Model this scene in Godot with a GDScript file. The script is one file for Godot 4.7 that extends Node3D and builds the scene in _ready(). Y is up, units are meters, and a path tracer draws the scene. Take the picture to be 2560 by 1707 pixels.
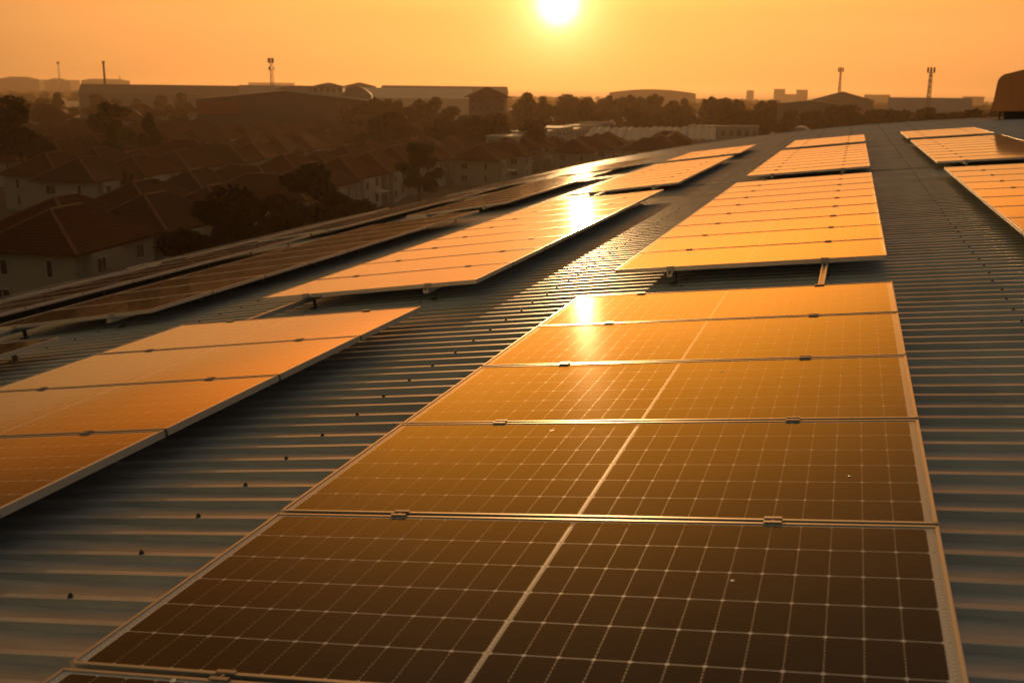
extends Node3D
# Solar arrays on the curved metal roof of a warehouse at sunset, a suburb of red hip roofs and hazy skyline beyond.
# Axes: x across the arrays (right), -z along the columns (away), y up, metres; roof crown line at x = 0, y = 0.

const R := 111.879            # radius of the roof's arc at the panels' upper face
const LIFT := 0.15            # panels above the rib crests
const GROUND := -20.45
const PITCH := 1.058
const PW := 2.094
const PL := 1.038
const SUN := Vector3(-0.2596, 0.0772, -0.9626)

var M := {}
var used := {}
var rng := RandomNumberGenerator.new()

# ------------------------------------------------------------------ helpers
func lin(r: float, g: float, b: float) -> Color:
	return Color(r, g, b).linear_to_srgb()

func mat(called: String, c: Color, rough: float, metal := 0.0) -> StandardMaterial3D:
	var m := StandardMaterial3D.new()
	m.resource_name = called
	m.albedo_color = c
	m.roughness = rough
	m.metallic = metal
	M[called] = m
	return m

func noise_tex(freq: float, sd: int, lo: Color, hi: Color, size := 512, octaves := 4) -> NoiseTexture2D:
	var n := FastNoiseLite.new()
	n.seed = sd
	n.frequency = freq
	n.fractal_octaves = octaves
	var t := NoiseTexture2D.new()
	t.width = size
	t.height = size
	t.seamless = true
	t.noise = n
	var g := Gradient.new()
	g.set_color(0, lo)
	g.set_color(1, hi)
	t.color_ramp = g
	return t

func ST() -> SurfaceTool:
	var st := SurfaceTool.new()
	st.begin(Mesh.PRIMITIVE_TRIANGLES)
	st.set_smooth_group(-1)
	return st

func tri(st: SurfaceTool, a: Vector3, b: Vector3, c: Vector3) -> void:   # counter-clockwise seen from outside
	st.add_vertex(a); st.add_vertex(c); st.add_vertex(b)

func quad(st: SurfaceTool, a: Vector3, b: Vector3, c: Vector3, d: Vector3) -> void:
	tri(st, a, b, c); tri(st, a, c, d)

func box(st: SurfaceTool, c: Vector3, s: Vector3, b := Basis()) -> void:
	var h := s * 0.5
	var p := []
	for i in 8:
		p.append(c + b * Vector3(h.x if i & 1 else -h.x, h.y if i & 2 else -h.y, h.z if i & 4 else -h.z))
	quad(st, p[4], p[5], p[7], p[6]); quad(st, p[1], p[0], p[2], p[3])
	quad(st, p[5], p[1], p[3], p[7]); quad(st, p[0], p[4], p[6], p[2])
	quad(st, p[6], p[7], p[3], p[2]); quad(st, p[0], p[1], p[5], p[4])

func bar(st: SurfaceTool, a: Vector3, b: Vector3, w: float, h: float) -> void:   # a beam of w x h from a to b
	var z := (b - a).normalized()
	var up := Vector3.UP if absf(z.y) < 0.95 else Vector3.RIGHT
	var x := up.cross(z).normalized()
	box(st, (a + b) * 0.5, Vector3(w, h, a.distance_to(b)), Basis(x, z.cross(x), z))

func tube(st: SurfaceTool, a: Vector3, b: Vector3, ra: float, rb: float, n := 8) -> void:
	var z := (b - a).normalized()
	var up := Vector3.UP if absf(z.y) < 0.95 else Vector3.RIGHT
	var x := up.cross(z).normalized()
	var y := z.cross(x)
	for i in n:
		var t0 := TAU * i / n
		var t1 := TAU * (i + 1) / n
		var d0 := x * cos(t0) + y * sin(t0)
		var d1 := x * cos(t1) + y * sin(t1)
		quad(st, a + d0 * ra, a + d1 * ra, b + d1 * rb, b + d0 * rb)
		tri(st, b, b + d0 * rb, b + d1 * rb)
		tri(st, a, a + d1 * ra, a + d0 * ra)

func done(st: SurfaceTool, into: ArrayMesh = null) -> ArrayMesh:
	st.generate_normals()
	return st.commit(into)

func numbered(n: String) -> String:
	if not used.has(n):
		used[n] = 0
		return n
	used[n] += 1
	return "%s_%03d" % [n, used[n]]

func inst(called: String, mesh: Mesh, m: Material, parent: Node = null, at := Vector3.ZERO, b := Basis()) -> MeshInstance3D:
	var o := MeshInstance3D.new()
	o.mesh = mesh
	if m:
		o.material_override = m
	o.transform = Transform3D(b, at)
	if parent:
		o.name = called
		var k := 0
		while parent.has_node(NodePath(String(o.name))):
			k += 1
			o.name = "%s_%03d" % [called, k]
		parent.add_child(o, true)
	else:
		o.name = numbered(called)
		add_child(o, true)
	return o

var counts := {}
func part(called: String, mesh: Mesh, m: Material, parent: Node, at := Vector3.ZERO, b := Basis()) -> MeshInstance3D:
	var key := [parent.get_instance_id(), called]
	var k: int = counts.get(key, 0)
	counts[key] = k + 1
	var o := MeshInstance3D.new()
	o.mesh = mesh
	if m:
		o.material_override = m
	o.transform = Transform3D(b, at)
	o.name = called if k == 0 else "%s_%03d" % [called, k]
	parent.add_child(o, true)
	return o

func thing(called: String, label: String, category: String, at := Vector3.ZERO, turn := 0.0, group := "") -> Node3D:
	var o := Node3D.new()
	o.name = numbered(called)
	add_child(o, true)
	o.position = at
	o.rotation.y = turn
	tag(o, label, category, group)
	return o

func tag(o: Node, label: String, category: String, group := "") -> void:
	o.set_meta("label", label)
	o.set_meta("category", category)
	if group:
		o.set_meta("group", group)
	elif o.has_meta("group"):
		o.remove_meta("group")

func copy(src: Node3D, at: Vector3, turn: float, size: Vector3, label: String, category: String, group := "") -> Node3D:
	var o: Node3D = src.duplicate()
	o.name = numbered(String(src.name).rstrip("0123456789").trim_suffix("_"))
	add_child(o, true)
	o.transform = Transform3D(Basis(Vector3.UP, turn).scaled_local(size), at)
	tag(o, label, category, group)
	return o

func nth(n: int) -> String:
	return ["first", "second", "third", "fourth", "fifth", "sixth", "seventh", "eighth", "ninth", "tenth", "eleventh", "twelfth", "thirteenth", "fourteenth", "fifteenth", "sixteenth", "seventeenth", "eighteenth", "nineteenth", "twentieth", "twenty-first", "twenty-second", "twenty-third", "twenty-fourth", "twenty-fifth", "twenty-sixth", "twenty-seventh", "twenty-eighth", "twenty-ninth", "thirtieth", "thirty-first", "thirty-second", "thirty-third", "thirty-fourth", "thirty-fifth", "thirty-sixth", "thirty-seventh", "thirty-eighth", "thirty-ninth", "fortieth", "forty-first", "forty-second", "forty-third", "forty-fourth", "forty-fifth", "forty-sixth", "forty-seventh", "forty-eighth", "forty-ninth", "fiftieth"][n]

func arc(s: float, radius := R) -> Vector3:      # a point on the roof's arc at arc length s from the crown
	return Vector3(radius * sin(s / R), radius * cos(s / R) - R, 0)

# ------------------------------------------------------------------ sky
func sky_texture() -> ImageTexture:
	var w := 2048
	var h := 1024
	var data := PackedFloat32Array()
	data.resize(w * h * 4)
	var saz := atan2(SUN.x, -SUN.z)
	var s := SUN.normalized()
	var veil := FastNoiseLite.new()
	veil.seed = 3
	veil.frequency = 0.9
	veil.fractal_octaves = 4
	for j in h:
		var el := PI / 2 - (j + 0.5) / h * PI
		var ce := cos(el)
		var se := sin(el)
		var e := rad_to_deg(maxf(el, 0.0))
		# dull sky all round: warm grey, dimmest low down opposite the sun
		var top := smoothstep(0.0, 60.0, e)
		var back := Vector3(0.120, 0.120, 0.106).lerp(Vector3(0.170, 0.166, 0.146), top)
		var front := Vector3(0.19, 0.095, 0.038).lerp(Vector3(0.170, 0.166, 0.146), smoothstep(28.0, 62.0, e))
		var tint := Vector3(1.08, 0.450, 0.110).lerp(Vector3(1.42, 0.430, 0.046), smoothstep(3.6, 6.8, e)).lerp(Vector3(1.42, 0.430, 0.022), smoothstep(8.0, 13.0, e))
		for i in w:
			var az := (i + 0.5) / w * TAU
			var d := se * s.y + ce * (sin(az) * s.x - cos(az) * s.z)
			var g := rad_to_deg(acos(clampf(d, -1, 1)))
			var da := absf(wrapf(az - saz, -PI, PI)) * 57.29578
			# the dusty glow is a wide, low bank of light round the sun
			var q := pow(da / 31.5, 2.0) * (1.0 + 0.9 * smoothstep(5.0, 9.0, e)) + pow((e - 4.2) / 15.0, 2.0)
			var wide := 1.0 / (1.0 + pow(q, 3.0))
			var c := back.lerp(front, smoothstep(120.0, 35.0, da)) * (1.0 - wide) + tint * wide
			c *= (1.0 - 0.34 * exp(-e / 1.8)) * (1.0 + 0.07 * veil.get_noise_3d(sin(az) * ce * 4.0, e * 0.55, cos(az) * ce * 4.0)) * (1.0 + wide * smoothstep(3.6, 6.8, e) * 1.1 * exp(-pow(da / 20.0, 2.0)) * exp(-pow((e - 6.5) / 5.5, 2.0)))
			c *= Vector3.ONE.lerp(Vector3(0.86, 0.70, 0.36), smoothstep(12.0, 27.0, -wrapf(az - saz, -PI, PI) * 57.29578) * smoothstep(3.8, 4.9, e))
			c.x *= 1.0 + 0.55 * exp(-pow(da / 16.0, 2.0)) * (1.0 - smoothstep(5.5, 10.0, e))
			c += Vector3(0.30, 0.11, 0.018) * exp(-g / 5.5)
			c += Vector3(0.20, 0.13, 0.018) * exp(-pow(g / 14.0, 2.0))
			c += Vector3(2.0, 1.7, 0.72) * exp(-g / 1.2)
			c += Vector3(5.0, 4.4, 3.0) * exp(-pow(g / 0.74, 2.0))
			var k := (j * w + i) * 4
			data[k] = c.x
			data[k + 1] = c.y
			data[k + 2] = c.z
			data[k + 3] = 1.0
	return ImageTexture.create_from_image(Image.create_from_data(w, h, false, Image.FORMAT_RGBAF, data.to_byte_array()))

# ------------------------------------------------------------------ panels
var mesh_sheet: ArrayMesh
var mesh_frame: ArrayMesh
var mesh_glass: ArrayMesh
var mesh_cells: ArrayMesh
var mesh_cell: ArrayMesh
var mesh_ribbon: ArrayMesh
var mesh_clamp: ArrayMesh
var mesh_end: ArrayMesh
var mesh_foot: ArrayMesh
const LIP := 0.011
const CPX := 0.08375
const CPZ := 0.1673

func cell_centre(ix: int, iz: int) -> Vector3:
	var x := (ix - 11.5) * CPX + (0.0068 if ix > 11 else -0.0068)
	return Vector3(x, -0.0052, (iz - 2.5) * CPZ)

func add_cell(st: SurfaceTool, c: Vector3) -> void:
	var hx := 0.0415
	var hz := 0.0820
	var k := 0.0066
	var p := [Vector3(hx, 0, hz - k), Vector3(hx, 0, -hz + k), Vector3(hx - k, 0, -hz), Vector3(-hx + k, 0, -hz), Vector3(-hx, 0, -hz + k), Vector3(-hx, 0, hz - k), Vector3(-hx + k, 0, hz), Vector3(hx - k, 0, hz)]
	for i in range(1, 7):
		st.set_uv(Vector2(0, 0))
		tri(st, c + p[0], c + p[i], c + p[i + 1])

func add_tabs(st: SurfaceTool, c: Vector3, last: bool) -> void:
	for i in 9:
		var z := (i - 4) * 0.0165
		var x0 := c.x + 0.0392
		var x1 := c.x + (0.0412 if last else 0.0446)
		var y := c.y + 0.0002
		quad(st, Vector3(x0, y, c.z + z + 0.0009), Vector3(x1, y, c.z + z + 0.0009), Vector3(x1, y, c.z + z - 0.0009), Vector3(x0, y, c.z + z - 0.0009))

func frame_bar(st: SurfaceTool, a: Vector3, b: Vector3, inward: Vector3) -> void:   # a frame extrusion with a small chamfer outside; a..b along the outer top edge
	var i := inward * LIP
	var ch := 0.0014
	var prof := [Vector3(0, -0.035, 0), Vector3(0, -ch, 0), inward * ch, i, i + Vector3(0, -0.0035, 0), inward * 0.003 + Vector3(0, -0.0035, 0), inward * 0.003 + Vector3(0, -0.035, 0)]
	for k in prof.size():
		var p: Vector3 = prof[k]
		var q: Vector3 = prof[(k + 1) % prof.size()]
		quad(st, a + p, b + p, b + q, a + q)
	# closed ends (the low flange under the panel is left to the shadow)
	quad(st, a + prof[0], a + prof[1], a + prof[1] + inward * 0.003, a + prof[6])
	quad(st, b + prof[6], b + prof[1] + inward * 0.003, b + prof[1], b + prof[0])

func panel_meshes() -> void:
	var hx := PW / 2
	var hz := PL / 2
	var st := ST()
	box(st, Vector3(0, -0.00685, 0), Vector3(PW - 0.0065, 0.003, PL - 0.0065))
	mesh_sheet = done(st)
	st = ST()
	frame_bar(st, Vector3(-hx, 0, -hz), Vector3(-hx, 0, hz), Vector3(1, 0, 0))
	frame_bar(st, Vector3(hx, 0, hz), Vector3(hx, 0, -hz), Vector3(-1, 0, 0))
	frame_bar(st, Vector3(-hx, 0, hz), Vector3(hx, 0, hz), Vector3(0, 0, -1))
	frame_bar(st, Vector3(hx, 0, -hz), Vector3(-hx, 0, -hz), Vector3(0, 0, 1))
	mesh_frame = done(st)
	st = ST()
	var gx := hx - LIP + 0.001
	var gz := hz - LIP + 0.001
	quad(st, Vector3(-gx, -0.0025, gz), Vector3(gx, -0.0025, gz), Vector3(gx, -0.0025, -gz), Vector3(-gx, -0.0025, -gz))
	mesh_glass = done(st)
	st = ST()
	var tb := ST()
	for ix in 24:
		for iz in 6:
			add_cell(st, cell_centre(ix, iz))
			if ix != 11 and ix != 23:
				add_tabs(tb, cell_centre(ix, iz), false)
	mesh_cells = done(tb, done(st))
	mesh_cells.surface_set_material(0, M.cell)
	mesh_cells.surface_set_material(1, M.silver)
	st = ST()
	tb = ST()
	add_cell(st, Vector3.ZERO)
	add_tabs(tb, Vector3.ZERO, false)
	mesh_cell = done(tb, done(st))
	mesh_cell.surface_set_material(0, M.cell)
	mesh_cell.surface_set_material(1, M.silver)
	# ribbon: a collector strip with bright solder pads
	st = ST()
	tb = ST()
	for k in 6:
		box(st, Vector3(0, 0, (k - 2.5) * CPZ), Vector3(0.0065, 0.0006, CPZ - 0.006))
		for i in 9:
			box(tb, Vector3(0, 0.0005, (k - 2.5) * CPZ + (i - 4) * 0.0175), Vector3(0.005, 0.0006, 0.0095))
	mesh_ribbon = done(tb, done(st))
	mesh_ribbon.surface_set_material(0, M.ribbon)
	mesh_ribbon.surface_set_material(1, M.pad)
	# mid clamp: two flanges over neighbouring frames, a channel with a bolt between them
	st = ST()
	for sd in [-1, 1]:
		box(st, Vector3(0, 0.0035, sd * 0.0165), Vector3(0.052, 0.003, 0.013))
		box(st, Vector3(0, -0.006, sd * 0.0085), Vector3(0.052, 0.016, 0.0028))
	box(st, Vector3(0, -0.0125, 0), Vector3(0.052, 0.003, 0.0135))
	tube(st, Vector3(0, -0.011, 0), Vector3(0, 0.003, 0), 0.0062, 0.0062, 6)
	mesh_clamp = done(st)
	st = ST()
	box(st, Vector3(0, 0.0035, -0.009), Vector3(0.06, 0.003, 0.028))
	box(st, Vector3(0, -0.019, 0.0065), Vector3(0.06, 0.042, 0.003))
	box(st, Vector3(0, -0.0415, 0.016), Vector3(0.06, 0.003, 0.016))
	tube(st, Vector3(0, -0.04, 0.016), Vector3(0, -0.032, 0.016), 0.007, 0.007, 6)
	mesh_end = done(st)
	# L foot between a rib crest and the rail
	st = ST()
	box(st, Vector3(0, 0.003, 0), Vector3(0.05, 0.006, 0.09))
	box(st, Vector3(0.022, 0.04, 0), Vector3(0.006, 0.072, 0.05))
	tube(st, Vector3(0, 0.005, 0.028), Vector3(0, 0.013, 0.028), 0.008, 0.008, 6)
	mesh_foot = done(st)

func droppings(a: Node3D) -> void:      # a few dried bird droppings on the glass of the nearest panels
	for d in [[-0.335, -0.42, 0.011], [0.52, 0.95, 0.007], [-0.71, 1.62, 0.008], [0.23, -1.35, 0.007], [0.81, 0.12, 0.006]]:
		var st := ST()
		for k in 3:
			var c := Vector3(rng.randf_range(-0.8, 0.8), 0, rng.randf_range(-0.8, 0.8)) * float(d[2])
			tube(st, c, c + Vector3(0, 0.0012, 0), d[2] * rng.randf_range(0.5, 1.0), d[2] * 0.35, 9)
		part("bird_dropping", done(st), M.pad, a, Vector3(d[0], LIFT - 0.0022, d[1]))

func rail_mesh(len: float) -> ArrayMesh:
	var st := ST()
	box(st, Vector3(0, 0.0125, 0), Vector3(0.042, 0.025, len))
	for sd in [-1, 1]:
		box(st, Vector3(sd * 0.0155, 0.0325, 0), Vector3(0.011, 0.015, len))
	return done(st)

func array(s0: float, z0: float, n: int, label: String, ext := "", single := 0) -> Node3D:
	var len := n * PITCH - (PITCH - PL)
	var sc := s0 + PW / 2
	var at := arc(sc, R - LIFT)
	at.z = -(z0 + len / 2)
	var a := thing("solar_array", label, "solar array", at, 0, "solar arrays on the curved roof")
	a.rotation = Vector3(0, 0, -sc / R)
	for k in n:
		var zc := len / 2 - PL / 2 - k * PITCH
		# the panels sit a hair unevenly on their rails
		var tilt := Basis(Vector3(1, 0, 0), rng.randf_range(-0.0012, 0.0012)) * Basis(Vector3(0, 0, 1), rng.randf_range(-0.0012, 0.0012))
		var p := part("solar_panel", mesh_sheet, M.backsheet, a, Vector3(0, LIFT, zc), tilt)
		part("frame", mesh_frame, M.frame, p)
		if single > 0 and k >= 2 and k < 2 + single:
			for ix in 24:
				for iz in 6:
					part("solar_cell", mesh_cell, null, p, cell_centre(ix, iz))
		else:
			var c := part("solar_cells", mesh_cells, null, p)
			c.set_meta("kind", "stuff")
		for x in [-1.0245, 0.0, 1.0245]:
			part("ribbon", mesh_ribbon, null, p, Vector3(x, -0.0049, 0))
		part("glass_pane", mesh_glass, M.glass, p)
	for sd in [-1, 1]:
		var more := 0.06
		var ahead := 0.06
		if (sd > 0 and "R" in ext) or (sd < 0 and "L" in ext):
			ahead = 1.25
		part("mounting_rail", rail_mesh(len + more + ahead), M.rail, a, Vector3(sd * 0.595, LIFT - 0.0755, (more - ahead) / 2))
		for k in n - 1:
			part("mid_clamp", mesh_clamp, M.clamp, a, Vector3(sd * 0.595, LIFT, len / 2 - PL - (PITCH - PL) / 2 - k * PITCH))
		part("end_clamp", mesh_end, M.clamp, a, Vector3(sd * 0.595, LIFT, len / 2))
		part("end_clamp", mesh_end, M.clamp, a, Vector3(sd * 0.595, LIFT, -len / 2), Basis(Vector3.UP, PI))
		var feet := int(ceil(len / 1.44)) + 1
		for k in feet:
			part("foot", mesh_foot, M.foot, a, Vector3(sd * 0.595, 0.0, lerpf(-len / 2 + 0.1, len / 2 - 0.1, float(k) / (feet - 1))))
	return a

# ------------------------------------------------------------------ the roof
const ZN := 10.66
const ZF := -45.5
func roof() -> void:
	var w := thing("warehouse", "wide warehouse with a low arched roof of grey ribbed metal that carries the arrays", "warehouse", Vector3(0, GROUND, 0))
	# one roof sheet: four ribs across 0.72 m, swept along the arc
	var prof := []     # (z towards the camera, height)
	for m in [0.0, 0.36]:
		for c in [0.06, 0.225]:
			prof.append([m + c - 0.024, -0.024]); prof.append([m + c - 0.0165, -0.0012]); prof.append([m + c - 0.0145, 0.0])
			prof.append([m + c + 0.0145, 0.0]); prof.append([m + c + 0.0165, -0.0012]); prof.append([m + c + 0.024, -0.024])
	prof.push_front([0.0, -0.024])
	prof.push_back([0.72, -0.024])
	var s0 := -48.0
	var s1 := 30.0
	var n := 78
	var st := ST()
	for i in n:
		var sa := lerpf(s0, s1, float(i) / n)
		var sb := lerpf(s0, s1, float(i + 1) / n)
		for k in prof.size() - 1:
			var p: Array = prof[k]
			var q: Array = prof[k + 1]
			var a := arc(sa, R - LIFT + p[1]); a.z = p[0]
			var b := arc(sb, R - LIFT + p[1]); b.z = p[0]
			var c := arc(sb, R - LIFT + q[1]); c.z = q[0]
			var d := arc(sa, R - LIFT + q[1]); d.z = q[0]
			quad(st, a, d, c, b)
	var sheet := done(st)
	var rm := [M.roof, M.roof_b, M.roof_c]
	var up := Vector3(0, -GROUND, 0)
	for k in 78:
		part("roof_sheet", sheet, rm[(k * 7 + k / 3) % 3], w, up + Vector3(0, 0, ZF + 0.72 * k))
	# flashing strips over the sheets' laps
	for z in [-13.35, -22.9]:
		st = ST()
		for i in n:
			var sa := lerpf(s0, s1, float(i) / n)
			var sb := lerpf(s0, s1, float(i + 1) / n)
			var pr := [[-0.13, -0.02], [-0.10, 0.005], [0.10, 0.005], [0.13, -0.02]]
			for k in 3:
				var a := arc(sa, R - LIFT + pr[k][1]); a.z = z + pr[k][0]
				var b := arc(sb, R - LIFT + pr[k][1]); b.z = z + pr[k][0]
				var c := arc(sb, R - LIFT + pr[k + 1][1]); c.z = z + pr[k + 1][0]
				var d := arc(sa, R - LIFT + pr[k + 1][1]); d.z = z + pr[k + 1][0]
				quad(st, a, d, c, b)
		part("flashing_strip", done(st), M.flashing, w, up)
	# barge trim along the far gable edge, walls below
	st = ST()
	var wl := ST()
	for z in [ZF, ZN]:
		for i in n:
			var sa := lerpf(s0, s1, float(i) / n)
			var sb := lerpf(s0, s1, float(i + 1) / n)
			var a := arc(sa, R - LIFT - 0.06)
			var b := arc(sb, R - LIFT - 0.06)
			var mid := (a + b) * 0.5
			box(st, Vector3(mid.x, mid.y, z + (-0.05 if z < 0 else 0.05)), Vector3(a.distance_to(b) + 0.02, 0.17, 0.09), Basis(Vector3(0, 0, 1), -(sa + sb) / 2 / R))
			var zz: float = z + (0.03 if z < 0 else -0.03)
			var lo := Vector3(0, GROUND, 0)
			var p0 := Vector3(a.x, GROUND, zz)
			var p1 := Vector3(b.x, GROUND, zz)
			var p2 := Vector3(b.x, b.y - 0.1, zz)
			var p3 := Vector3(a.x, a.y - 0.1, zz)
			if z > 0:
				quad(wl, p0, p1, p2, p3)
			else:
				quad(wl, p1, p0, p3, p2)
	var e0 := arc(s0, R - LIFT - 0.1)
	var e1 := arc(s1, R - LIFT - 0.1)
	quad(wl, Vector3(e0.x, GROUND, ZF), Vector3(e0.x, GROUND, ZN), Vector3(e0.x, e0.y, ZN), Vector3(e0.x, e0.y, ZF))
	quad(wl, Vector3(e1.x, GROUND, ZN), Vector3(e1.x, GROUND, ZF), Vector3(e1.x, e1.y, ZF), Vector3(e1.x, e1.y, ZN))
	part("barge_trim", done(st), M.roof_c, w, up)
	part("wall", done(wl), M.shed_wall, w, up)
	st = ST()
	box(st, e0 + Vector3(-0.12, -0.02, (ZF + ZN) / 2), Vector3(0.24, 0.2, ZN - ZF))
	part("gutter", done(st), M.roof_c, w, up)
	# screws: a washer and a hexagonal head on every other rib at each purlin
	st = ST()
	tube(st, Vector3(0, 0, 0), Vector3(0, 0.003, 0), 0.0105, 0.010, 8)
	tube(st, Vector3(0, 0.003, 0), Vector3(0, 0.012, 0), 0.0065, 0.006, 6)
	var head := done(st)
	var mm := MultiMesh.new()
	mm.transform_format = MultiMesh.TRANSFORM_3D
	mm.mesh = head
	var where := []
	for p in range(-24, 30):
		var s := -14.405 + 1.123 * p
		if s < -36 or s > 8:
			continue
		for k in 156:
			var z := ZF + 0.36 * k + 0.06
			var q := arc(s + rng.randf_range(-0.012, 0.012), R - LIFT)
			q.z = z + rng.randf_range(-0.004, 0.004)
			where.append(Transform3D(Basis(Vector3(0, 0, 1), -s / R + rng.randf_range(-0.08, 0.08)) * Basis(Vector3.RIGHT, rng.randf_range(-0.08, 0.08)), q + up))
	mm.instance_count = where.size()
	for k in where.size():
		mm.set_instance_transform(k, where[k])
	var mi := MultiMeshInstance3D.new()
	mi.multimesh = mm
	mi.material_override = M.screw
	mi.name = "roof_screws"
	mi.set_meta("kind", "stuff")
	w.add_child(mi, true)

func ventilator() -> void:
	var o := thing("roof_ventilator", "brown metal roof ventilator hood with rounded edges near the roof's far right edge", "roof ventilator", Vector3(-3.95, -0.14, -42.4))
	o.rotation = Vector3(0, -0.22, 0.03)
	var st := ST()
	# hood: a rounded section swept along z, ribs along its sides
	var sec := []
	var hw := 2.5
	var ht := 1.72
	var rad := 0.42
	var crown := 0.28
	sec.append(Vector2(hw, 0.22)); 
	for i in 7:
		var t := PI / 2 * i / 6
		sec.append(Vector2(hw - 0.14 - rad + rad * cos(t), ht - rad + rad * sin(t)))
	for i in 7:
		var t := PI / 2 + PI / 2 * i / 6
		sec.append(Vector2(-hw + 0.14 + rad + rad * cos(t), ht - rad + rad * sin(t)))
	sec.append(Vector2(-hw, 0.22))
	var round_top := []
	for v in sec:
		round_top.append(v)
	for i in 9:      # the gently arched top between the rounded corners
		var x := lerpf(hw - 0.14 - rad, -hw + 0.14 + rad, (i + 1) / 10.0)
		round_top.insert(8 + i, Vector2(x, ht + crown * (1.0 - pow(x / (hw - 0.14 - rad), 2))))
	sec = round_top
	var zs := []
	for i in 30:
		zs.append(-1.45 + 0.1 * i)
	for i in zs.size() - 1:
		for k in sec.size() - 1:
			var off: float = 0.0
			var off2: float = 0.0
			var a: Vector2 = sec[k]
			var b: Vector2 = sec[k + 1]
			quad(st, Vector3(a.x + signf(a.x) * off, a.y + off, zs[i]), Vector3(b.x + signf(b.x) * off, b.y + off, zs[i]), Vector3(b.x + signf(b.x) * off2, b.y + off2, zs[i + 1]), Vector3(a.x + signf(a.x) * off2, a.y + off2, zs[i + 1]))
	part("hood", done(st), M.hood, o)
	# end panels: a plate to the same outline with slim upright ribs
	for sd in [-1, 1]:
		st = ST()
		var zf: float = 1.42 * sd
		for k in sec.size() - 1:
			var p0 := Vector3(sec[k].x * 0.995, sec[k].y * 0.995, zf)
			var p1 := Vector3(sec[k + 1].x * 0.995, sec[k + 1].y * 0.995, zf)
			if sd > 0:
				tri(st, Vector3(0, 0.22, zf), p0, p1)
			else:
				tri(st, Vector3(0, 0.22, zf), p1, p0)
		for i in 11:
			var x := lerpf(-hw + 0.7, hw - 0.7, i / 10.0)
			box(st, Vector3(x, 0.98, zf + 0.012 * sd), Vector3(0.05, 1.44, 0.024))
		part("end_panel", done(st), M.hood, o)
	st = ST()
	box(st, Vector3(0, 0.02, 0), Vector3(2 * hw - 0.9, 0.36, 2.2))
	part("curb", done(st), M.dark, o)
	for sx in [-1, 1]:
		for sz in [-1, 1]:
			st = ST()
			bar(st, Vector3(sx * (hw - 0.3), -0.12, sz * 1.2), Vector3(sx * (hw - 0.3), 0.3, sz * 1.2), 0.06, 0.06)
			part("leg", done(st), M.dark, o)

# ------------------------------------------------------------------ plants
var crowns := []
var coarse := []
var trunk_mesh: ArrayMesh
func crown_mesh(sd: int, leaves: int, leaf: float, wide: float, tall: float, base: float) -> ArrayMesh:
	var r := RandomNumberGenerator.new()
	r.seed = sd
	var blobs := []
	for i in 19:
		var t := r.randf()
		var y := lerpf(base + 0.12 * tall, base + tall * 0.86, t)
		var reach := wide * (0.74 - 0.5 * absf(t - 0.38)) * sqrt(r.randf())
		var a := r.randf() * TAU
		blobs.append([Vector3(cos(a) * reach, y, sin(a) * reach), wide * r.randf_range(0.19, 0.38), r.randf_range(0.55, 1.3)])
	var st := SurfaceTool.new()
	st.begin(Mesh.PRIMITIVE_TRIANGLES)
	for i in leaves:
		var b: Array = blobs[r.randi() % blobs.size()]
		var d := Vector3(r.randfn(), r.randfn(), r.randfn()).normalized()
		var c: Vector3 = b[0] + d * Vector3(1, 0.78, 1) * float(b[1]) * pow(r.randf(), 0.4)
		var n := (d + Vector3(r.randfn(), r.randfn() + 0.6, r.randfn()) * 0.6).normalized()
		var x := n.cross(Vector3(r.randfn(), r.randfn(), r.randfn())).normalized()
		var y := n.cross(x)
		var l := leaf * r.randf_range(0.6, 1.25)
		var tone: float = b[2] * r.randf_range(0.7, 1.3)
		var col := Color(0.017 * tone, 0.045 * tone, 0.008 * tone)
		var p := [c - x * l * 0.5, c + y * l * 0.32, c + x * l * 0.5, c - y * l * 0.32]
		for q in [0, 2, 1, 0, 3, 2]:
			st.set_color(col)
			st.set_normal(n)
			st.add_vertex(p[q])
	return st.commit()

func plant_meshes() -> void:
	for i in 4:
		crowns.append(crown_mesh(11 + i, 6000, 0.46, 3.6, 7.2, 2.6))
	for i in 4:
		coarse.append(crown_mesh(31 + i, 1500, 0.85, 4.2, 7.4, 2.4))
	var st := ST()
	var p := Vector3.ZERO
	for i in 4:
		var q := p + Vector3(0.12 * sin(i * 2.1), 1.25, 0.1 * cos(i * 1.7))
		tube(st, p, q, 0.28 - 0.045 * i, 0.28 - 0.045 * (i + 1), 8)
		p = q
	for i in 6:
		var a := TAU * i / 6
		tube(st, Vector3(0, 2.4 + 0.35 * i, 0), Vector3(cos(a) * 1.7, 4.6 + 0.4 * i, sin(a) * 1.7), 0.1, 0.03, 5)
	trunk_mesh = done(st)

func tree(at: Vector2, h: float, w: float, label: String, far := false, group := "", called := "tree", m := "leaf") -> Node3D:
	var o := thing(called, label, "tree", Vector3(at.x, GROUND, at.y), rng.randf() * TAU, group)
	var k := h / 10.0
	o.scale = Vector3(w / 6.4, k, w / 6.4)
	part("trunk", trunk_mesh, M.bark, o)
	var set_: Array = coarse if far else crowns
	part("crown", set_[rng.randi() % 4], M[m], o)
	return o

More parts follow.
